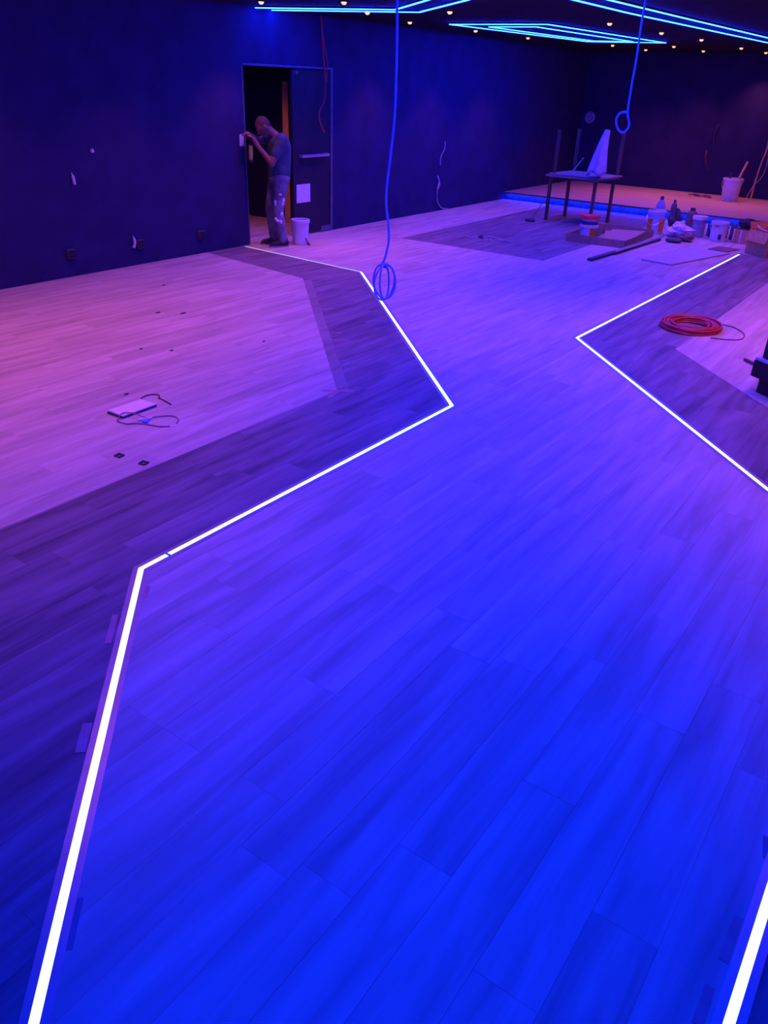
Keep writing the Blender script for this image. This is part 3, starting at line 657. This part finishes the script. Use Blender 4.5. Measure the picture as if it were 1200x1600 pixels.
# ------------------------------------------------------------------ tray, boards, bars
tr = thing('cardboard_tray', 'flat open cardboard tray on the floor holding the red-lidded tub', 'tray', (3.50, 12.66, 0), 0.03)
W, L_, hh = 0.92, 1.42, 0.11
MB().box((0, 0, 0.005), (W, L_, 0.008)).build('base', 'cardboard', tr)
for s in (-1, 1):
    MB().box((s * W / 2, 0, hh / 2), (0.008, L_, hh)).build('side', 'cardboard', tr)
    MB().box((0, s * L_ / 2, hh / 2), (W, 0.008, hh)).build('side', 'cardboard', tr)
tag(MB().box((0, 0, 0), (0.52, 1.05, 0.02), bev=0.003).build('board', 'cardboard'), 'loose cardboard sheet lying inside the flat tray', 'board')
o = bpy.data.objects['board']; o.location = (3.68, 12.52, 0.075); o.rotation_euler = (0.04, -0.05, 0.05)
tag(MB().box((0, 0, 0.1), (0.13, 0.10, 0.2), bev=0.004).build('small_carton', 'cardboard', None), 'small upright carton right beside the red-lidded tub', 'carton').location = (3.30, 12.70, 0.010)
def bar_obj(name, a, b, w, t, m, label, cat):
    a, b = Vector(a), Vector(b); return tag(MB().bar(a, b, w, t).build(name, m, None, a), label, cat)
bar_obj('metal_profile', (3.98, 10.66, 0.018), (4.13, 13.10, 0.018), 0.07, 0.034, 'dark_junk', 'long dark bar lying on the floor in front of the tray', 'bar')
bar_obj('metal_profile', (4.07, 11.35, 0.050), (4.145, 13.25, 0.050), 0.03, 0.026, 'aluminium', 'thin shiny bar lying on top of the long dark bar', 'bar')
def board(name, poly, z0, z1, m, label):
    cx = sum(p[0] for p in poly) / 4; cy = sum(p[1] for p in poly) / 4
    return tag(MB().prism(poly, z0, z1).build(name, m, None, (cx, cy, z0)), label, 'board')
board('panel_sheet', [(4.50, 11.25), (4.94, 11.18), (5.32, 12.70), (4.80, 12.80)], 0.002, 0.022, 'sheet_grey', 'large pale flat panel lying on the floor before the boxes')
board('panel_sheet', [(4.95, 12.86), (5.25, 12.84), (5.34, 13.22), (5.02, 13.25)], 0.002, 0.014, 'brown_junk', 'small thin panel lying between the large panel and the cardboard box')

# ------------------------------------------------------------------ junk by the stage
def lump(name, c, r, m, label, cat, seed=1, amp=0.3, n=30, k=18):
    vs = []; sd = Vector((seed * 3.7, seed * 1.3, seed * 5.1))
    for i in range(k + 1):
        a = math.pi * i / k
        for j in range(n):
            b = 2 * math.pi * j / n; d = Vector((math.sin(a) * math.cos(b), math.sin(a) * math.sin(b), math.cos(a)))
            q = 1 + amp * 1.3 * mnoise.noise(d * 1.6 + sd) + amp * 0.9 * (abs(mnoise.noise(d * 3.6 + sd)) - 0.25)
            vs.append((r[0] * d.x * q, r[1] * d.y * q, max(r[2] * d.z * q, -r[2]) + r[2]))
    fs = [[(i + 1) * n + j, (i + 1) * n + (j + 1) % n, i * n + (j + 1) % n, i * n + j] for i in range(k) for j in range(n)]
    o = MB().add(vs, fs, True).build(name, m); o.location = c; return tag(o, label, cat)
lump('plastic_bag', (4.28, 13.66, 0.002), (0.19, 0.17, 0.095), 'foil_bag', 'crumpled white plastic bag lying right of the tall white bucket', 'bag', 4, 0.6)
lump('plastic_bag', (4.47, 13.36, 0.002), (0.11, 0.12, 0.06), 'brown_junk', 'small crumpled brown bag in front of the white plastic bag', 'bag', 9)
lump('rag', (4.36, 13.12, 0.002), (0.12, 0.09, 0.035), 'dark_junk', 'dark crumpled rag beside the ends of the bars', 'rag', 12)
lump('sack', (3.93, 14.42, 0.002), (0.10, 0.10, 0.17), 'dark_junk', 'dark lumpy sack behind the white plastic bag', 'sack', 15, .5)
t = thing('squeeze_bottle', 'blue cone-shaped bottle with dark tip at the stage edge', 'bottle', (3.23, YS + 0.18, HS + 0.001))
MB().lathe([(0, 0), (0.085, 0), (0.088, 0.02), (0.07, 0.09), (0.03, 0.15), (0.0, 0.15)], n=20).build('body', 'cloth_grey', t)
MB().lathe([(0.03, 0.15), (0.034, 0.17), (0.028, 0.21), (0, 0.215)], n=16).build('tip', 'dark_label', t)
def can(name, label, loc, r, h, m, cap, cat='can'):
    t = thing(name, label, cat, loc)
    MB().lathe([(0, 0), (r, 0), (r, h * .75), (r * .8, h * .84), (r * .4, h * .88), (r * .4, h * .90), (0, h * .90)], n=20).build('body', m, t)
    MB().lathe([(r * .48, h * .88), (r * .48, h), (0, h)], n=14).build('cap', cap, t)
can('bottle', 'brown bottle standing at the stage edge behind the dark sack', (3.70, 15.05, 0.001), 0.05, 0.40, 'brown_junk', 'dark_junk', 'bottle')
can('can', 'tall brown can standing between the dark sack and the grey-white tub', (4.17, 14.55, 0.001), 0.085, 0.36, 'brown_junk', 'dark_junk')
can('bottle', 'slim dark bottle standing between the white bucket and the small carton', (4.99, 14.12, 0.001), 0.05, 0.26, 'dark_label', 'grey_plastic', 'bottle')
t = thing('toolbox', 'dark blue toolbox between the grey-white tub and the white bucket', 'toolbox', (4.72, 14.22, 0.001), 0.4)
MB().box((0, 0, 0.07), (0.30, 0.2, 0.14), bev=0.01).build('body', 'dark_label', t)
MB().box((0, 0, 0.165), (0.31, 0.21, 0.05), bev=0.012).build('lid', 'dark_junk', t)
MB().tube(smooth_path([(-.08, 0, .19), (-.07, 0, .225), (.07, 0, .225), (.08, 0, .19)], 4), 0.010, 8).build('handle', 'aluminium', t)
def carton(name, label, loc, rz, w, d, h, flaps, m='carton_brown'):
    t = thing(name, label, 'box', loc, rz)
    MB().box((0, 0, 0.003), (w, d, 0.006)).build('bottom', m, t)
    for s in (-1, 1):
        MB().box((s * w / 2, 0, h / 2), (0.006, d + .006, h)).build('side', m, t)
        MB().box((0, s * d / 2, h / 2), (w - .006, 0.006, h)).build('side', m, t)
    for (ax, s, ang, ln) in flaps:
        mb = MB()
        if ax == 'x':
            R_ = Matrix.Rotation(-s * ang, 3, 'Y'); e = Vector((s * w / 2, 0, h)); u = Matrix.Rotation(-s * ang, 3, 'Y') @ Vector((0, 0, 1))
            u = Vector((s * math.sin(ang), 0, math.cos(ang))); mb.bar(e, e + u * ln, d * .97, 0.005, up=Vector((s * math.cos(ang), 0, -math.sin(ang))))
        else:
            e = Vector((0, s * d / 2, h)); u = Vector((0, s * math.sin(ang), math.cos(ang))); mb.bar(e, e + u * ln, w * .97, 0.005, up=Vector((0, s * math.cos(ang), -math.sin(ang))))
        mb.build('flap', m, t)
    return t
carton('cardboard_box', 'small carton with pale edges beside the large cardboard box', (5.22, 13.95, 0.001), -0.35, 0.28, 0.26, 0.21, [('x', -1, 2.6, 0.14)])
ct = bpy.data.objects['cardboard_box']
for q in (-0.12, 0.0): MB().box((q, -0.135, 0.105), (0.022, 0.006, 0.19)).build('edge_tape', 'white_plastic', ct)
lump('black_bag', (5.22, 13.96, 0.214), (0.14, 0.12, 0.075), 'case_black', 'black bag lying on top of the small carton', 'bag', 21, .15)
carton('cardboard_box', 'large open cardboard box at the far end of the right floor line', (5.76, 13.10, 0.001), -0.65, 0.43, 0.46, 0.34, [('y', 1, 0.25, 0.13), ('x', -1, 0.35, 0.1), ('x', 1, 0.2, 0.16), ('y', -1, 2.8, 0.16)])
lump('orange_pack', (5.70, 13.20, 0.30), (0.07, 0.06, 0.07), 'orange_label', 'orange pack sticking up in the large cardboard box', 'pack', 5, .1)
wire('white_strap', [(5.55, 13.02, 0.40), (5.60, 12.98, 0.37), (5.70, 12.93, 0.352), (5.80, 12.92, 0.36), (5.86, 12.93, 0.39)], 0.009, 'white_plastic', 'white strap sagging across the top of the large cardboard box', 'strap')

# ------------------------------------------------------------------ red coil
t = thing('cable_coil', 'coil of red cable lying across the right dark floor border', 'cable', (6.10, 8.15, 0))
rnd = random.Random(2)
k = 0
for lay in range(3):
    for rr in (0.185, 0.212, 0.24, 0.27, 0.298):
        z = 0.012 + lay * 0.016; ph = rnd.uniform(0, 6.28); ex = rnd.uniform(-.012, .012); ox, oy = rnd.uniform(-.012, .012), rnd.uniform(-.012, .012)
        pts = [(ox + (rr + ex * math.sin(2 * a + ph)) * math.cos(a) * 0.95, oy + (rr + ex * math.cos(2 * a + ph)) * math.sin(a) * 1.06, z + 0.006 * math.sin(2 * a + ph)) for a in [2 * math.pi * i / 36 for i in range(37)]]
        MB().tube(pts, 0.0105, 7, cap=False).build('loop', 'red_cable', t)
wire('thin_wire', [(6.317, 8.479, 0.006), (6.435, 8.46, 0.006), (6.545, 8.343, 0.006), (6.605, 8.218, 0.006), (6.615, 8.053, 0.006), (6.534, 7.95, 0.006), (6.371, 7.887, 0.006)], 0.0045, 'dark_cable', 'thin dark wire looping out on the floor right of the red coil', 'wire')

# ------------------------------------------------------------------ black case at the right edge
t = thing('equipment_case', 'black equipment case with a pale band at the right picture edge', 'case', (7.08, 6.56, 0.001), math.atan2(-0.55, 0.83))
MB().box((0.30, 0.22, 0.06), (0.58, 0.44, 0.118), bev=0.006).build('base', 'case_black', t)
MB().box((0.29, 0.22, 0.185), (0.68, 0.52, 0.13), bev=0.008).build('body', 'case_black', t)
MB().box((0.29, 0.22, 0.262), (0.67, 0.51, 0.022), bev=0.004).build('band', 'case_seam', t)
MB().box((0.30, 0.22, 0.368), (0.62, 0.46, 0.19), bev=0.010).build('lid', 'case_black', t)
for q in (0.12, 0.46): MB().box((q, -0.012, 0.285), (0.06, 0.02, 0.07), bev=0.004).build('latch', 'aluminium', t)
MB().tube(smooth_path([(-0.0, 0.12, 0.33), (-0.05, 0.12, 0.33), (-0.05, 0.32, 0.33), (0.0, 0.32, 0.33)], 4), 0.012, 8).build('handle', 'dark_junk', t)
bar_obj('stick', (6.81, 7.36, 0.016), (7.06, 7.16, 0.016), 0.024, 0.02, 'brown_wood', 'short dark stick on the floor behind the black case', 'stick')

# ------------------------------------------------------------------ left floor items
t = thing('tile_sample', 'white flat tile lying on the pink floor beside a strap', 'tile', (3.745, 3.165, 0))
rzq = 0.02
MB().box((0, 0, 0.009), (0.155, 0.30, 0.014), rz=rzq, bev=0.002).build('backing', 'dark_junk', t)
MB().box((0.0, 0, 0.020), (0.158, 0.285, 0.007), rz=rzq, bev=0.002).build('face', 'paper', t)
wire('wire_offcut', [(3.62, 3.34, 0.005), (3.60, 3.42, 0.005), (3.65, 3.47, 0.005), (3.70, 3.44, 0.005)], 0.004, 'dark_cable', 'bent dark wire piece at the far end of the white tile', 'wire')
wire('wire_offcut', [(3.70, 3.43, 0.005), (3.78, 3.42, 0.005), (3.87, 3.40, 0.005)], 0.005, 'dark_cable', 'straight dark wire piece off the far corner of the white tile', 'wire')
t = thing('strap', 'thin dark strap with blue buckle looping beside the white tile', 'strap', (3.97, 3.06, 0))
S1 = [(3.83, 2.975, 0.006), (3.80, 3.04, 0.03), (3.86, 3.09, 0.03), (3.946, 3.12, 0.012), (3.985, 3.20, 0.008), (4.041, 3.262, 0.006), (4.115, 3.25, 0.006), (4.165, 3.19, 0.006)]
S2 = [(3.835, 2.965, 0.006), (3.92, 2.975, 0.006), (3.965, 3.02, 0.008), (4.051, 3.06, 0.008), (4.12, 3.085, 0.006), (4.171, 3.13, 0.006)]
part(MB().tube(smooth_path(S1), 0.0042, 7), 'upper_band', 'strap_violet', t); part(MB().tube(smooth_path(S2), 0.0048, 7), 'lower_band', 'strap_violet', t)
part(MB().box((3.985, 3.085, 0.012), (0.03, 0.06, 0.014), rz=0.5, bev=0.004), 'buckle', 'blue_cable', t)
part(MB().box((3.955, 3.10, 0.010), (0.014, 0.10, 0.016), rz=-0.4, bev=0.003), 'clip', 'paper', t)
def sq_ring(x, y, r, s, label):
    t = thing('floor_clip', label, 'clip', (x, y, 0), r)
    mb = MB()
    for q in ((-1, 0), (1, 0)): mb.box((q[0] * s * .42, 0, 0.006), (s * .2, s, 0.012))
    mb.build('side', 'dark_cable', t); mb2 = MB()
    for q in (-1, 1): mb2.box((0, q * s * .42, 0.005), (s * .7, s * .18, 0.010))
    mb2.build('crossbar', 'dark_junk', t)
sq_ring(4.29, 2.63, 0.1, 0.043, 'small dark square clip on the pink floor left of its twin')
sq_ring(4.485, 2.655, 0.2, 0.043, 'small dark square clip nearest the dark floor border')
for (x, y, sz, lab) in ((1.89, 4.96, .07, 'dark chip on the far pink floor, left of a similar chip'), (2.08, 5.11, .08, 'dark chip on the far pink floor, right of a similar chip'),
                        (2.69, 4.10, .04, 'tiny dark chip midway across the pink floor at left'), (2.91, 4.24, .045, 'tiny dark chip midway across the pink floor at right'),
                        (3.47, 3.33, .05, 'small bent dark scrap just beyond the white tile'), (1.05, 5.75, .05, 'tiny dark chip near the left wall sockets'), (3.3, 4.95, .04, 'tiny dark chip on the pink floor close to the dark border')):
    lump('floor_chip', (x, y, 0.001), (sz * .22, sz * .4, 0.004), 'dark_cable', lab, 'scrap', int(x * 100))
# tapes
def tape(x, y, r, l, wd, m, label):
    o = MB().box((0, 0, 0), (wd, l, 0.0012)).build('tape_strip', m); o.location = (x, y, 0.0016); o.rotation_euler.z = r; tag(o, label, 'tape')
tape(4.58, 4.40, -0.9, 0.24, 0.04, 'tape_red', 'longest red tape strip at the corner of the pink floor')
tape(4.60, 4.31, 0.2, 0.16, 0.035, 'tape_red', 'crossing red tape strip at the corner of the pink floor')
tape(3.75, 5.42, -0.95, 0.22, 0.02, 'tape_red', 'thin red tape strip on the seam, nearest the pink corner')
tape(3.55, 5.58, -0.95, 0.2, 0.02, 'tape_red', 'thin red tape strip on the seam, second from the pink corner')
tape(2.95, 6.18, -0.95, 0.22, 0.02, 'tape_red', 'thin red tape strip on the seam, furthest from the pink corner')
tape(5.555, 1.79, 0.72, 0.10, 0.022, 'tape_red', 'small red tape mark right of the bend of the left floor line')
tape(5.655, 1.525, 0.76, 0.20, 0.025, 'tape_red', 'red tape mark on the left side of the foreground floor line')
tape(6.09, 1.075, 0.76, 0.14, 0.035, 'tape_red', 'dull red tape patch left of the foreground floor line')
tape(6.652, 0.632, 0.76, 0.15, 0.030, 'tape_dark', 'dark tape patch on the right side of the foreground floor line')
tape(8.135, 1.69, 0.0, 0.16, 0.026, 'tape_red', 'upper purple tape patch beside the bottom right floor line')
tape(8.125, 1.46, 0.0, 0.12, 0.026, 'tape_red', 'lower purple tape patch beside the bottom right floor line')
tape(8.150, 2.07, 0.2, 0.09, 0.03, 'tape_dark', 'dark tape patch at the joint of the bottom right floor line')
# wire offcuts on the dark floor patch
rnd = random.Random(11)
for k_, lab in enumerate(('pale wire offcut on the far dark patch, leftmost of the scatter', 'pale curled wire offcut in the middle of the scatter on the far dark patch',
                         'pale wire offcut at the right of the scatter on the far dark patch', 'pale wire offcut nearest the table in the scatter on the far dark patch',
                         'pale wire offcut lying apart at the near right of the scatter')):
    x, y = 1.86 + k_ * 0.13, 10.95 + (k_ % 3) * 0.14
    wire('wire_offcut', [(x - .12, y - .06, 0.006), (x, y + rnd.uniform(-.05, .08), 0.03), (x + .1, y + rnd.uniform(-.08, .08), 0.02), (x + .2, y + rnd.uniform(-.1, .1), 0.006)], 0.0065, 'thin_cable', lab, 'wire')
lump('floor_chip', (2.02, 11.12, 0.001), (0.04, 0.05, 0.02), 'case_black', 'dark chip among the pale wire offcuts on the far dark patch', 'scrap', 77)
